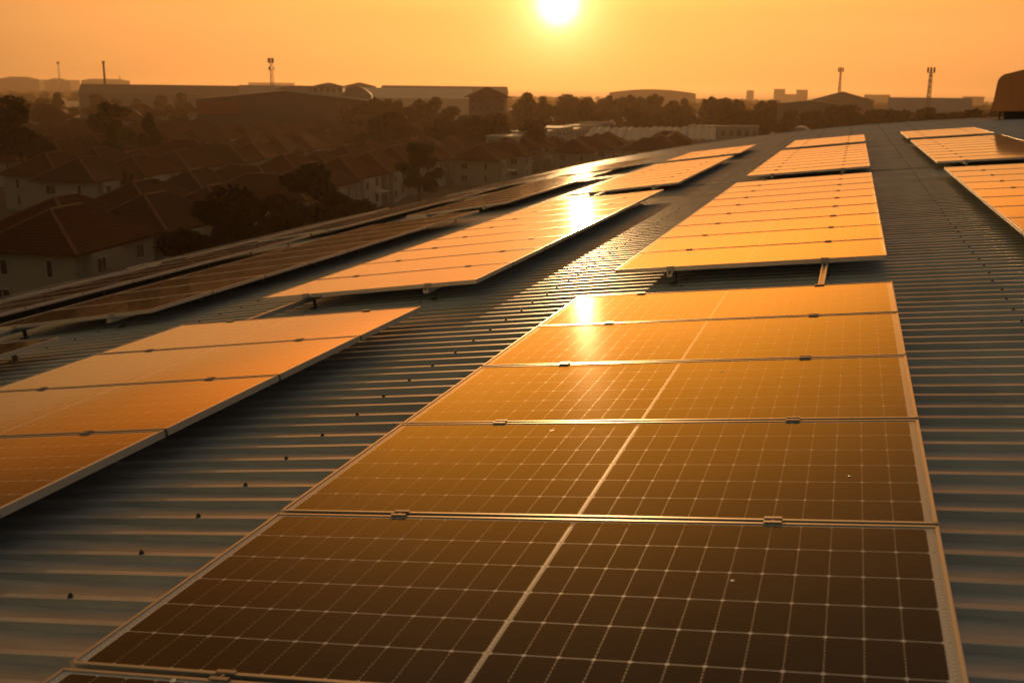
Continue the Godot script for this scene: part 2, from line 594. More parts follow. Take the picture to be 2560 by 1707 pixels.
# ------------------------------------------------------------------ houses
func hip_roof(w: float, l: float, rise: float, y: float) -> Array:     # [roof mesh, [ridge cap meshes]]
	var hw := w / 2
	var hl := l / 2
	var rl := maxf(hl - hw, 0.4)
	var c := [Vector3(-hw, y, hl), Vector3(hw, y, hl), Vector3(hw, y, -hl), Vector3(-hw, y, -hl)]
	var a := Vector3(0, y + rise, rl)
	var b := Vector3(0, y + rise, -rl)
	var st := ST()
	# each slope as overlapping courses of tiles with a small step
	var faces := [[c[0], c[1], a, a], [c[1], c[2], b, a], [c[2], c[3], b, b], [c[3], c[0], a, b]]
	for f in faces:
		var nrm: Vector3 = (f[1] - f[0]).cross(f[3] - f[0]).normalized()
		var rows := 14
		for i in rows:
			var t0 := float(i) / rows
			var t1 := float(i + 1) / rows
			var p0: Vector3 = f[0].lerp(f[3], t0) + nrm * 0.045
			var p1: Vector3 = f[1].lerp(f[2], t0) + nrm * 0.045
			var p2: Vector3 = f[1].lerp(f[2], t1)
			var p3: Vector3 = f[0].lerp(f[3], t1)
			quad(st, p0, p1, p2, p3)
			quad(st, p0 - nrm * 0.045, p1 - nrm * 0.045, p1, p0)
	for i in 4:
		var p: Vector3 = c[i]
		var q: Vector3 = c[(i + 1) % 4]
		var dn := Vector3(0, -0.18, 0)
		quad(st, p + dn, q + dn, q, p)
	quad(st, c[3] - Vector3(0, 0.18, 0), c[2] - Vector3(0, 0.18, 0), c[1] - Vector3(0, 0.18, 0), c[0] - Vector3(0, 0.18, 0))
	var caps := []
	for e in [[a, b], [c[0], a], [c[1], a], [c[2], b], [c[3], b]]:
		var s2 := ST()
		bar(s2, e[0] + Vector3(0, 0.05, 0), e[1] + Vector3(0, 0.05, 0), 0.34, 0.16)
		caps.append(done(s2))
	return [done(st), caps]

func window_meshes(w: float, h: float) -> Array:
	var st := ST()
	for sd in [-1, 1]:
		box(st, Vector3(sd * (w / 2 - 0.05), 0, 0.03), Vector3(0.1, h, 0.12))
		box(st, Vector3(0, sd * (h / 2 - 0.05), 0.03), Vector3(w - 0.2, 0.1, 0.12))
	if w > 0.9:
		box(st, Vector3(0, 0, 0.028), Vector3(0.07, h - 0.2, 0.1))
	var g := ST()
	box(g, Vector3(0, 0, 0.0), Vector3(w - 0.15, h - 0.15, 0.05))
	return [done(st), done(g)]

func house_proto(w: float, l: float, eave: float, rise: float, wallm: String, roofm: String, sd: int, detail := true) -> Node3D:
	var o := Node3D.new()
	o.name = "house"
	var st := ST()
	var ww := w - 1.5
	var wl := l - 1.5
	box(st, Vector3(0, eave / 2, 0), Vector3(ww, eave, wl))
	# a projecting bay and a porch slab break the box
	box(st, Vector3(ww / 2 + 0.45, eave / 2 - 0.15, wl * 0.22), Vector3(0.9, eave - 0.3, wl * 0.36))
	part("wall", done(st), M[wallm], o)
	var rf := hip_roof(w, l, rise, eave - 0.05)
	var r := part("roof", rf[0], M[roofm], o)
	if detail:
		for c in rf[1]:
			part("ridge_cap", c, M.ridge, r)
		var wr := RandomNumberGenerator.new()
		wr.seed = sd
		var slim := window_meshes(0.75, 1.7)
		var broad := window_meshes(1.7, 1.5)
		for fl in [1.7, 4.4]:
			for sd2 in [-1, 1]:
				for k in 3:
					var mv: Array = broad if (k + sd2) % 2 else slim
					var z := (k - 1) * wl * 0.3
					var x: float = ww / 2
					if sd2 > 0 and absf(z - wl * 0.22) < wl * 0.18 + 0.3:
						x += 0.9
					var f := part("window", mv[0], M.white, o, Vector3(sd2 * x, fl, z), Basis(Vector3.UP, PI / 2 * sd2))
					part("pane", mv[1], M.pane, f)
				for k in 2:
					var mv: Array = slim if k else broad
					var f := part("window", mv[0], M.white, o, Vector3((k - 0.5) * ww * 0.5, fl, sd2 * wl / 2), Basis(Vector3.UP, 0.0 if sd2 > 0 else PI))
					part("pane", mv[1], M.pane, f)
		st = ST()
		box(st, Vector3(ww / 2 + 1.4, 3.0, -wl * 0.18), Vector3(2.0, 0.14, 4.0), Basis(Vector3(0, 0, 1), -0.12))
		part("awning", done(st), M.cream, o)
	return o

func block(called: String, label: String, cat: String, at: Vector2, w: float, d: float, h: float, turn: float, m: String, floors := 0, bays := 0, roofh := 0.0, over := 0.0, rm := "grey_roof", group := "", sides := 0) -> Node3D:
	var o := thing(called, label, cat, Vector3(at.x, GROUND, at.y), turn, group)
	var st := ST()
	box(st, Vector3(0, h / 2, 0), Vector3(w, h, d))
	part("wall", done(st), M[m], o)
	if roofh > 0:
		var rf := hip_roof(w + over * 2, d + over * 2, roofh, h + 0.02) if d >= w else hip_roof(d + over * 2, w + over * 2, roofh, h + 0.02)
		part("roof", rf[0], M[rm], o, Vector3.ZERO, Basis() if d >= w else Basis(Vector3.UP, PI / 2))
	else:
		st = ST()
		box(st, Vector3(0, h + 0.25, 0), Vector3(w + 0.5, 0.5, d + 0.5))
		part("roof", done(st), M[rm], o)
	if floors > 0:
		var wm := window_meshes(w / bays * 0.55, h / floors * 0.5)
		for f in floors:
			for b in bays:
				var wi := part("window", wm[0], M.frame_pale, o, Vector3((b + 0.5 - bays / 2.0) * w / bays, (f + 0.55) * h / floors, d / 2))
				part("pane", wm[1], M.pane, wi)
		if sides > 0:
			var ws := window_meshes(d / sides * 0.42, h / floors * 0.5)
			for f in floors:
				for b in sides:
					var wi := part("window", ws[0], M.frame_pale, o, Vector3(w / 2, (f + 0.55) * h / floors, (b + 0.5 - sides / 2.0) * d / sides), Basis(Vector3.UP, PI / 2))
					part("pane", ws[1], M.pane, wi)
	return o

func gable_shed(label: String, at: Vector2, w: float, d: float, eave: float, peak: float, turn: float, m: String, rm: String, cat := "warehouse", called := "shed", humps := 0) -> Node3D:
	var o := thing(called, label, cat, Vector3(at.x, GROUND, at.y), turn)
	var st := ST()
	var hw := w / 2
	var hd := d / 2
	var p := [Vector3(-hw, 0, hd), Vector3(hw, 0, hd), Vector3(hw, eave, hd), Vector3(0, peak, hd), Vector3(-hw, eave, hd)]
	var q := []
	for v in p:
		q.append(v - Vector3(0, 0, d))
	quad(st, p[0], p[1], p[2], p[4]); tri(st, p[4], p[2], p[3])
	quad(st, q[1], q[0], q[4], q[2]); tri(st, q[2], q[4], q[3])
	quad(st, p[1], q[1], q[2], p[2]); quad(st, q[0], p[0], p[4], q[4])
	part("wall", done(st), M[m], o)
	st = ST()
	for sd in [-1, 1]:
		var a := Vector3(sd * (hw + 0.5), eave - (peak - eave) / hw * 0.5 + 0.2, 0)
		var b := Vector3(0, peak + 0.2, 0)
		var dir := (b - a).normalized()
		box(st, (a + b) / 2, Vector3(a.distance_to(b), 0.25, d + 1.2), Basis(dir * sd * -1.0, (dir * sd * -1.0).cross(Vector3(0, 0, 1)) * -1.0, Vector3(0, 0, 1)))
	part("roof", done(st), M[rm], o)
	return o

func arch_hall(label: String, at: Vector2, w: float, d: float, eave: float, peak: float, turn: float, m: String, rm: String) -> Node3D:
	var o := thing("arched_hall", label, "hall", Vector3(at.x, GROUND, at.y), turn)
	var st := ST()
	var rf := ST()
	var n := 14
	for i in n:
		var x0 := lerpf(-w / 2, w / 2, float(i) / n)
		var x1 := lerpf(-w / 2, w / 2, float(i + 1) / n)
		var y0 := eave + (peak - eave) * (1.0 - pow(x0 / (w / 2), 2))
		var y1 := eave + (peak - eave) * (1.0 - pow(x1 / (w / 2), 2))
		quad(st, Vector3(x0, 0, d / 2), Vector3(x1, 0, d / 2), Vector3(x1, y1, d / 2), Vector3(x0, y0, d / 2))
		quad(st, Vector3(x1, 0, -d / 2), Vector3(x0, 0, -d / 2), Vector3(x0, y0, -d / 2), Vector3(x1, y1, -d / 2))
		quad(rf, Vector3(x0, y0 + 0.15, d / 2 + 0.4), Vector3(x1, y1 + 0.15, d / 2 + 0.4), Vector3(x1, y1 + 0.15, -d / 2 - 0.4), Vector3(x0, y0 + 0.15, -d / 2 - 0.4))
	quad(st, Vector3(w / 2, 0, d / 2), Vector3(w / 2, 0, -d / 2), Vector3(w / 2, eave, -d / 2), Vector3(w / 2, eave, d / 2))
	quad(st, Vector3(-w / 2, 0, -d / 2), Vector3(-w / 2, 0, d / 2), Vector3(-w / 2, eave, d / 2), Vector3(-w / 2, eave, -d / 2))
	part("wall", done(st), M[m], o)
	part("roof", done(rf), M[rm], o)
	return o

func lattice_tower(label: String, at: Vector2, h: float, base: float, top: float, heads: int) -> Node3D:
	var o := thing("telecom_tower", label, "telecom tower", Vector3(at.x, GROUND, at.y), 0.4)
	var lv := 12
	for k in 3:
		var st := ST()
		var a := TAU * k / 3
		tube(st, Vector3(cos(a) * base, 0, sin(a) * base), Vector3(cos(a) * top, h * 0.93, sin(a) * top), 0.22, 0.16, 6)
		part("leg", done(st), M.steel, o)
	var br := ST()
	for i in lv:
		for k in 3:
			var a0 := TAU * k / 3
			var a1 := TAU * (k + 1) / 3
			var r0 := lerpf(base, top, float(i) / lv)
			var r1 := lerpf(base, top, float(i + 1) / lv)
			var y0 := h * 0.93 * i / lv
			var y1 := h * 0.93 * (i + 1) / lv
			tube(br, Vector3(cos(a0) * r0, y0, sin(a0) * r0), Vector3(cos(a1) * r1, y1, sin(a1) * r1), 0.09, 0.09, 5)
			tube(br, Vector3(cos(a1) * r0, y0, sin(a1) * r0), Vector3(cos(a0) * r1, y1, sin(a0) * r1), 0.09, 0.09, 5)
			tube(br, Vector3(cos(a0) * r1, y1, sin(a0) * r1), Vector3(cos(a1) * r1, y1, sin(a1) * r1), 0.09, 0.09, 5)
	part("bracing", done(br), M.steel, o)
	for g in heads:
		var y := h * (0.965 if g == 0 else 0.845)
		var rr := 1.75 if g == 0 else 1.95
		var ln := h * (0.075 if g == 0 else 0.055)
		var pl := ST()
		tube(pl, Vector3(0, y - ln * 0.45, 0), Vector3(0, y - ln * 0.4, 0), rr * 0.9, rr * 0.9, 12)
		for k in 6:
			var a := TAU * k / 6
			tube(pl, Vector3(0, y, 0), Vector3(cos(a) * rr, y, sin(a) * rr), 0.06, 0.06, 5)
		part("platform", done(pl), M.steel, o)
		for k in (6 if g == 0 else 3):
			var st := ST()
			var a := TAU * k / (6 if g == 0 else 3)
			box(st, Vector3(cos(a) * rr, y, sin(a) * rr), Vector3(0.5, ln, 0.75), Basis(Vector3.UP, -a))
			part("antenna", done(st), M.steel, o)
	var sp := ST()
	tube(sp, Vector3(0, h * 0.92, 0), Vector3(0, h + 2.2, 0), 0.1, 0.04, 5)
	part("lightning_rod", done(sp), M.steel, o)
	return o

func chimney(label: String, at: Vector2, h: float, r: float, m: String) -> Node3D:
	var o := thing("chimney_stack", label, "chimney", Vector3(at.x, GROUND, at.y))
	var st := ST()
	tube(st, Vector3.ZERO, Vector3(0, h, 0), r * 1.5, r, 14)
	part("shaft", done(st), M[m], o)
	st = ST()
	tube(st, Vector3(0, h - 1.4, 0), Vector3(0, h + 0.2, 0), r * 1.45, r * 1.6, 14)
	part("rim", done(st), M[m], o)
	return o

# ------------------------------------------------------------------ the scene
func _ready() -> void:
	rng.seed = 7
	# camera
	var cam := Camera3D.new()
	cam.name = "camera"
	cam.transform = Transform3D(Basis(Vector3(0.95412819, 0.01174358, -0.29916799), Vector3(-0.07866905, 0.9739531, -0.21266534), Vector3(0.28887813, 0.22644525, 0.93019996)), Vector3(-12.017, 0.5526, 7.2602))
	var att := CameraAttributesPhysical.new()
	att.frustum_focal_length = 37.735
	att.frustum_focus_distance = 5.2
	att.frustum_near = 0.05
	att.frustum_far = 9000.0
	att.exposure_aperture = 4.5
	cam.fov = 35.27
	cam.near = 0.05
	cam.far = 9000.0
	cam.attributes = att
	add_child(cam)
	# sky, haze and exposure
	var env := Environment.new()
	env.background_mode = Environment.BG_SKY
	var sky := Sky.new()
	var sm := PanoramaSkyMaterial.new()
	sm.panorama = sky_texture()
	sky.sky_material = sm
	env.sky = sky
	env.background_energy_multiplier = 1.0
	env.tonemap_mode = Environment.TONE_MAPPER_LINEAR
	env.tonemap_exposure = 1.0
	env.volumetric_fog_enabled = true
	env.volumetric_fog_density = 0.00015
	env.volumetric_fog_albedo = lin(1.0, 0.72, 0.45)
	env.volumetric_fog_anisotropy = 0.53
	env.sdfgi_enabled = true
	env.ssao_enabled = true
	env.ssil_enabled = true
	var we := WorldEnvironment.new()
	we.name = "world_environment"
	we.environment = env
	add_child(we)
	# sun
	var sun := DirectionalLight3D.new()
	sun.name = "sun"
	sun.light_energy = 0.8
	sun.light_color = lin(1.0, 0.56, 0.22)
	sun.light_angular_distance = 0.5
	sun.shadow_enabled = true
	sun.basis = Basis.looking_at(-SUN)
	add_child(sun)

	materials()
	panel_meshes()
	plant_meshes()

	# ground
	var gm := PlaneMesh.new()
	gm.size = Vector2(9000, 9000)
	var g := inst("ground", gm, M.ground, null, Vector3(0, GROUND, -2500))
	g.set_meta("kind", "structure")
	roof()
	ventilator()
	arrays()
	houses()
	buildings()
	trees()

func materials() -> void:
	for k in 3:      # weathered sheet: streaky along the ribs
		var m := mat(["roof", "roof_b", "roof_c"][k], Color.WHITE, 0.4, 0.45)
		var v: float = [1.0, 0.93, 1.06][k]
		m.albedo_texture = noise_tex(0.016, 5 + k, lin(0.38 * v, 0.385 * v, 0.385 * v), lin(0.53 * v, 0.535 * v, 0.53 * v), 512, 5)
		m.uv1_triplanar = true
		m.uv1_world_triplanar = true
		m.uv1_scale = Vector3(0.35, 2.2, 2.2)
		m.roughness_texture = noise_tex(0.02, 15 + k, Color(0.75, 0.75, 0.75), Color(1, 1, 1), 256, 4)
		m.roughness = 0.47
		m.metallic_specular = 0.42
	mat("screw", lin(0.07, 0.065, 0.06), 0.5, 0.3)
	mat("flashing", lin(0.14, 0.14, 0.13), 0.75).metallic_specular = 0.15
	mat("frame", lin(0.62, 0.61, 0.58), 0.34, 0.85)
	mat("rail", lin(0.62, 0.61, 0.58), 0.36, 0.85)
	mat("foot", lin(0.12, 0.12, 0.11), 0.5, 0.6)
	mat("clamp", lin(0.42, 0.40, 0.38), 0.38, 0.8)
	mat("backsheet", lin(0.74, 0.74, 0.71), 0.45)
	var c := mat("cell", lin(0.010, 0.010, 0.013), 0.12)
	c.metallic_specular = 0.035
	c.albedo_color = Color.WHITE
	c.albedo_texture = noise_tex(0.01, 71, lin(0.007, 0.007, 0.010), lin(0.022, 0.020, 0.019), 512, 5)
	c.uv1_triplanar = true
	c.uv1_world_triplanar = true
	c.uv1_scale = Vector3(0.8, 0.8, 0.8)
	mat("silver", lin(0.6, 0.6, 0.58), 0.35, 0.5)
	mat("ribbon", lin(0.62, 0.59, 0.52), 0.4, 0.4)
	mat("pad", lin(0.92, 0.91, 0.88), 0.4)
	var gl := mat("glass", Color(1, 1, 1, 0.0), 0.06)
	gl.transparency = BaseMaterial3D.TRANSPARENCY_ALPHA
	gl.metallic_specular = 0.5
	gl.roughness_texture = noise_tex(0.006, 61, Color(0.72, 0.72, 0.72), Color(1, 1, 1), 256, 5)
	gl.uv1_triplanar = true
	gl.uv1_world_triplanar = true
	gl.uv1_scale = Vector3(0.5, 0.5, 0.9)
	mat("shed_wall", lin(0.3, 0.31, 0.31), 0.7)
	mat("hood", lin(0.70, 0.30, 0.11), 0.85).metallic_specular = 0.1
	mat("dark", lin(0.02, 0.03, 0.03), 0.8)
	var lf := mat("leaf", Color.WHITE, 0.75)
	lf.vertex_color_use_as_albedo = true
	lf.backlight_enabled = true
	lf.backlight = Color(0.22, 0.22, 0.22)
	lf.metallic_specular = 0.2
	mat("bark", lin(0.07, 0.05, 0.035), 0.9)
	var rt := mat("red_tile", Color.WHITE, 0.9)
	rt.metallic_specular = 0.2
	rt.albedo_texture = noise_tex(0.03, 41, lin(0.0367, 0.0095, 0.0056), lin(0.0691, 0.0186, 0.0104), 256, 4)
	rt.uv1_triplanar = true
	rt.uv1_scale = Vector3(0.25, 0.25, 0.25)
	var rt2 := mat("brown_tile", Color.WHITE, 0.9)
	rt2.metallic_specular = 0.2
	rt2.albedo_texture = noise_tex(0.03, 42, lin(0.0302, 0.0112, 0.0073), lin(0.0518, 0.0194, 0.0121), 256, 4)
	rt2.uv1_triplanar = true
	rt2.uv1_scale = Vector3(0.25, 0.25, 0.25)
	mat("ridge", lin(0.13, 0.06, 0.042), 0.85).metallic_specular = 0.2
	mat("white", lin(0.36, 0.335, 0.26), 0.6)
	mat("plaster", lin(0.27, 0.245, 0.18), 0.8)
	mat("cream", lin(0.45, 0.38, 0.26), 0.75)
	mat("pane", lin(0.015, 0.017, 0.018), 0.15)
	mat("frame_pale", lin(0.4, 0.37, 0.3), 0.7)
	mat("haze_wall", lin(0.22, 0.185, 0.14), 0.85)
	mat("brown_wall", lin(0.19, 0.145, 0.11), 0.85)
	mat("dark_wall", lin(0.055, 0.045, 0.038), 0.75)
	mat("red_wall", lin(0.2, 0.02, 0.016), 0.7)
	mat("grey_roof", lin(0.16, 0.15, 0.13), 0.75)
	mat("dark_roof", lin(0.075, 0.062, 0.05), 0.8)
	mat("pale_roof", lin(0.46, 0.40, 0.29), 0.8)
	mat("steel", lin(0.16, 0.15, 0.13), 0.5, 0.5)
	var gd := mat("ground", Color.WHITE, 0.95)
	gd.albedo_texture = noise_tex(0.01, 51, lin(0.035, 0.035, 0.018), lin(0.10, 0.075, 0.045), 512, 5)
	gd.uv1_triplanar = true
	gd.uv1_world_triplanar = true
	gd.uv1_scale = Vector3(0.012, 0.012, 0.012)

# columns: arc positions of their left edges
const COL := {"A": -13.8195, "B": -17.119, "C": -20.4256, "D": -23.8402, "E": -27.2, "F": -30.5, "R": -10.6575}

func arrays() -> void:
	var zb := 1.2387
	var zc := 12.3129
	var zd := 23.3491
	var nearest := array(COL.A, -7 * PITCH + (PITCH - PL), 7, "large dark-brown array in the right foreground with its white cell grid in clear view", "R", 2)
	droppings(nearest)
	array(COL.A, zb, 9, "long orange array straight behind the foreground array, across a narrow shaded gap", "", 0)
	array(COL.A, zc, 9, "shorter glowing array behind the long orange array of the middle column")
	array(COL.A, zd, 5, "smallest and farthest array of the middle column, towards the roof's far edge")
	array(COL.B, -7 * PITCH + (PITCH - PL), 7, "orange array at the left edge of the foreground, its pale frame facing the aisle", "L")
	array(COL.B, zb, 9, "array with the blazing white reflection of the sun across it")
	array(COL.B, zc, 9, "array just beyond the one with the white sun glare, in the same column")
	array(COL.B, zd, 5, "last array of the column that holds the sun glare, a thin orange sliver")
	array(COL.C, -5 * PITCH + (PITCH - PL), 5, "array showing only a dark brown corner at the left picture edge", "L")
	array(COL.C, zb, 9, "long brown array left of the one with the sun glare")
	array(COL.C, zc, 9, "narrow orange array with a small bright glint at its far right tip")
	array(COL.C, zd, 5, "thin orange array beyond the one with the small glint")
	array(COL.D, zb, 9, "dark brown array at the left edge with a black shadow gap along its near side")
	array(COL.D, zc, 9, "thin brown strip of array below the trees, second from the roof's left skyline")
	array(COL.D, zd, 5, "thin tan sliver of array below the red houses at the roof's skyline")
	array(COL.E, zb, 9, "pale strip of array along the roof's left skyline in front of the white house")
	array(COL.E, zc, 9, "pale strip of array along the roof's left skyline in front of the dark trees")
	array(COL.R, zb, 9, "yellow array cut off by the right edge of the picture")
	array(COL.R, zc, 9, "array at the right with a brown mirror image of the ventilator in it")
	array(COL.R, zd, 5, "farthest array at the right, small and plain yellow")

func uv(u: float, v: float) -> Vector3:      # along and across the streets of the estate
	return Vector3(-12.0 - 0.1461 * u + 0.9893 * v, GROUND, 7.26 - 0.9893 * u - 0.1461 * v)

func houses() -> void:
	var turn := deg_to_rad(8.4)
	var protos := [house_proto(11.5, 17.0, 5.9, 3.3, "plaster", "red_tile", 1), house_proto(11.0, 15.5, 5.8, 3.2, "white", "red_tile", 2), house_proto(11.5, 16.5, 5.9, 3.4, "plaster", "brown_tile", 3)]
	var plain := [house_proto(11.5, 17.0, 5.9, 3.3, "plaster", "red_tile", 4, false), house_proto(11.0, 15.5, 5.8, 3.2, "white", "brown_tile", 5, false)]
	var rows := [[-60.2, 98.2, 18], [-71.2, 116.0, 19], [-100.0, 170.0, 14], [-111.5, 179.0, 14], [-142.0, 215.0, 13], [-153.5, 226.0, 12], [-184.0, 270.0, 10], [-195.5, 282.0, 9], [-226.0, 330.0, 7]]
	for r in rows.size():
		var row: Array = rows[r]
		var u: float = row[1]
		for k in int(row[2]):
			var p := uv(u, row[0] + rng.randf_range(-0.6, 0.6))
			var src: Node3D = protos[(k * 2 + r) % 3] if u < 250 else plain[(k + r) % 2]
			var t := turn + (PI if r % 2 else 0.0) + rng.randf_range(-0.03, 0.03)
			if k % 5 == 3:
				t += PI / 2
			copy(src, p, t, Vector3(1, rng.randf_range(0.95, 1.06), 1), "red hip-roofed house, %s from near end of %s row left of solar roof" % [nth(k), nth(r)], "house", "red-roofed houses of the estate")
			u += 17.3 + rng.randf_range(-0.4, 0.8) + (2.0 if k % 5 == 3 else 0.0)
	# the looser group behind the middle of the roof
	var more := [[250, -46.5], [268, -45], [286, -47], [304, -44.5], [322, -45], [340, -43], [290, -29], [308, -27], [326, -26], [344, -24], [306, -9], [323, -7], [349, -3], [366, -5]]
	for k in more.size():
		copy(protos[k % 3], uv(more[k][0], more[k][1]), turn + (PI / 2 if k % 3 == 1 else 0.0) + rng.randf_range(-0.05, 0.05), Vector3.ONE, "red hip-roofed house, %s of the group below the white terrace and cream sheds" % nth(k), "house", "red-roofed houses below the terrace")
	var lone := [[-353.0, -437.0], [-300.0, -330.0], [-322.0, -418.0], [-345.0, -384.0], [-282.0, -352.0], [-372.0, -462.0], [-318.0, -352.0]]
	for k in lone.size():
		copy(plain[k % 2], Vector3(lone[k][0], GROUND, lone[k][1]), 0.5 + 0.4 * k, Vector3(1, 1.5, 1), "tall pale house among trees before the long shed, %s of seven" % nth(k), "house", "pale houses before the long shed")
	for o in protos + plain:
		o.free()

func buildings() -> void:
	var face := 0.30          # turned to look back at the solar roof
	# the dark warehouse with the red end
	var o := gable_shed("big dark gabled warehouse, red at its left end, with a pale roof edge", Vector2(-250, -420), 68, 90, 16.6, 20.2, 0.52, "dark_wall", "dark_roof", "warehouse", "dark_warehouse")
	var st := ST()
	box(st, Vector3(-25.7, 13.6, 45.2), Vector3(16.2, 5.4, 0.5))
	part("red_fascia", done(st), M.red_wall, o)
	st = ST()
	var a := Vector3(0, 20.55, 45.9)
	var b := Vector3(34.5, 16.9, 45.9)
	bar(st, a, b, 0.7, 0.8)
	part("pale_edge", done(st), M.pale_roof, o)
	gable_shed("very long low shed with a dull brown roof on the left horizon", Vector2(-455, -655), 60, 138, 16.0, 22.6, 0.6 + PI / 2, "haze_wall", "dark_roof", "warehouse", "long_shed")
	gable_shed("second long brown shed roof behind the dark warehouse's ridge", Vector2(-395, -690), 50, 70, 18.0, 23.2, 0.55 + PI / 2, "haze_wall", "grey_roof", "warehouse", "long_shed")
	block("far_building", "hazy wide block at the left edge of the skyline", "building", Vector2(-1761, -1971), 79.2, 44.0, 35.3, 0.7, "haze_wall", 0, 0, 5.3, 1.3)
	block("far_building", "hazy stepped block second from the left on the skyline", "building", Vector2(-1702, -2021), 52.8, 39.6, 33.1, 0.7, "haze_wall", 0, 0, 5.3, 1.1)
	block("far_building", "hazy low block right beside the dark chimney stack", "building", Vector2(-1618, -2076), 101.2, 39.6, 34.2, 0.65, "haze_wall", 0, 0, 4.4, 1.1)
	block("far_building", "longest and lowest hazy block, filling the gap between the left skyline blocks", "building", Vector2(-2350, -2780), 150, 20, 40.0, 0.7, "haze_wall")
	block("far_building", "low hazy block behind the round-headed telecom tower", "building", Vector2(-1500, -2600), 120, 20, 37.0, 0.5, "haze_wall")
	chimney("slim dark chimney stack standing above the left skyline", Vector2(-562, -705), 40.0, 0.72, "dark_wall")
	lattice_tower("pale distant mast left of the dark chimney stack", Vector2(-1258, -1493), 60.0, 2.4, 1.3, 1)
	lattice_tower("faintest short mast between the chimney stack and the round-headed tower", Vector2(-1365, -1790), 45.0, 2.0, 1.0, 0)
	lattice_tower("telecom tower with a round drum of antennas on top and a second ring below", Vector2(-359, -601), 39.5, 1.75, 1.0, 2)
	lattice_tower("thin lattice mast behind the pitched hall at the right", Vector2(-24, -793), 40.0, 1.9, 0.55, 1)
	lattice_tower("tall lattice tower with a wide antenna head at the far right", Vector2(23, -592), 35.5, 1.5, 0.75, 1)
	block("pale_building", "pale three-storey building with a flat overhanging roof right of the round-headed tower", "building", Vector2(-283, -528), 16, 14, 22.6, 0.38, "cream", 5, 5, 2.0, 0.9)
	arch_hall("small arched hall beside the pale three-storey building", Vector2(-253, -500), 15, 24, 18.4, 22.6, 0.4, "haze_wall", "grey_roof")
	arch_hall("arched roof between the dark warehouse and the pale building", Vector2(-325, -575), 30, 30, 20.0, 23.0, 0.45, "haze_wall", "grey_roof")
	gable_shed("hazy shed with a small roof turret on the middle skyline", Vector2(-355, -720), 22, 30, 23.5, 26.0, 0.4, "haze_wall", "grey_roof")
	gable_shed("long cream-walled factory hall left of the four-storey apartment block", Vector2(-290, -668), 44, 72, 16.0, 22.3, 0.42 + PI / 2, "cream", "pale_roof", "factory", "factory_hall")
	gable_shed("long grey roof behind the cream factory hall", Vector2(-305, -760), 40, 92, 19.0, 24.4, 0.35 + PI / 2, "haze_wall", "grey_roof")
	block("apartment_block", "four-storey apartment block with a brown hip roof, nearest under the sun", "building", Vector2(-157, -421), 14.6, 15.5, 18.8, 0.36, "brown_wall", 6, 5, 4.2, 2.2, "brown_tile")
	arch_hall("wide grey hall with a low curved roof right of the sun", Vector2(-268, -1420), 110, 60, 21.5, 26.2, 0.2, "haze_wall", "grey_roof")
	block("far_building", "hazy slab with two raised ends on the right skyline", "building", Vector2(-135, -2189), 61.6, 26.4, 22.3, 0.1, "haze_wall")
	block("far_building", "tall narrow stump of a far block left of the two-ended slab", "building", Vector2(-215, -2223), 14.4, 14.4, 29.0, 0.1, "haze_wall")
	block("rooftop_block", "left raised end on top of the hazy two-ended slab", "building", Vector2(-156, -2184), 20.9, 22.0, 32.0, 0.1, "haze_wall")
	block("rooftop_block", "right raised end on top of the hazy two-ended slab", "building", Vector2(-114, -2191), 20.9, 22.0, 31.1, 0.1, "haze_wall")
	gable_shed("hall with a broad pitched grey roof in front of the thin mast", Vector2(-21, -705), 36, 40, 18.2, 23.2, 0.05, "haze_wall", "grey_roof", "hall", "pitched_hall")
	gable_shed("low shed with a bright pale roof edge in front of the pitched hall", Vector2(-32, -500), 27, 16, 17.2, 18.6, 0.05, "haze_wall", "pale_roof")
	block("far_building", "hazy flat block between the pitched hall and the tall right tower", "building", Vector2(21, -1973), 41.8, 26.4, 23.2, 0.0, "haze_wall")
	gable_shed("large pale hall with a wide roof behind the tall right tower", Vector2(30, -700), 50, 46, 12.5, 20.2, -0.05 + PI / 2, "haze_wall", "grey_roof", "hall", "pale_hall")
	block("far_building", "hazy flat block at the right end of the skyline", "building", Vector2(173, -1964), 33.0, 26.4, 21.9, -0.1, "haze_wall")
	# right middle ground: terrace of white town houses, cream shed roofs
	for k in 9:
		var p := Vector2(lerpf(-105.0, -109.0, k / 8.0), lerpf(-290.0, -478.0, k / 8.0))
		block("town_house", "white flat-roofed town house, %s from the near end of its terrace" % nth(k), "town house", p, 9.0, 21.0, 8.6 + 0.5 * (k % 3), 0.02, "white", 3, 3, 0.0, 0.0, "pale_roof", "terrace of white town houses", 4)
	for k in 4:
		shed_roof("cream shed with a scalloped roof, %s from left beside the white terrace" % nth(k), Vector2(-91.0 + 9.0 * k, -348.0 - 9.0 * k), 12.5, 24.0, 0.1)
	shed_roof("small cream shed roof behind the scalloped cluster", Vector2(-66, -412), 12, 18, 0.1)
	for k in 3:
		block("pale_house", "low white house with dark openings, %s from left, above the roof edge" % nth(k), "house", Vector2(-66.0 + 8.0 * k, -396.0 - 5.0 * k), 8.4, 10, 9.3, 0.1, "white", 2, 3, 0.0, 0.0, "pale_roof", "low white houses at the right")
	arch_hall("pale round-topped roof peeping over the roof's edge at the right", Vector2(-27, -324), 8, 16, 9.0, 12.0, 0.0, "cream", "pale_roof")
	var bird := thing("bird", "tiny dark bird in the sky right of the round-headed tower", "bird", Vector3(-123.2, 7.5, -227.7))
	st = ST()
	tube(st, Vector3(0, 0, 0.16), Vector3(0, 0.02, -0.05), 0.02, 0.07, 8)
	tube(st, Vector3(0, 0.02, -0.05), Vector3(0, 0.03, -0.22), 0.07, 0.02, 8)
	part("body", done(st), M.dark, bird)
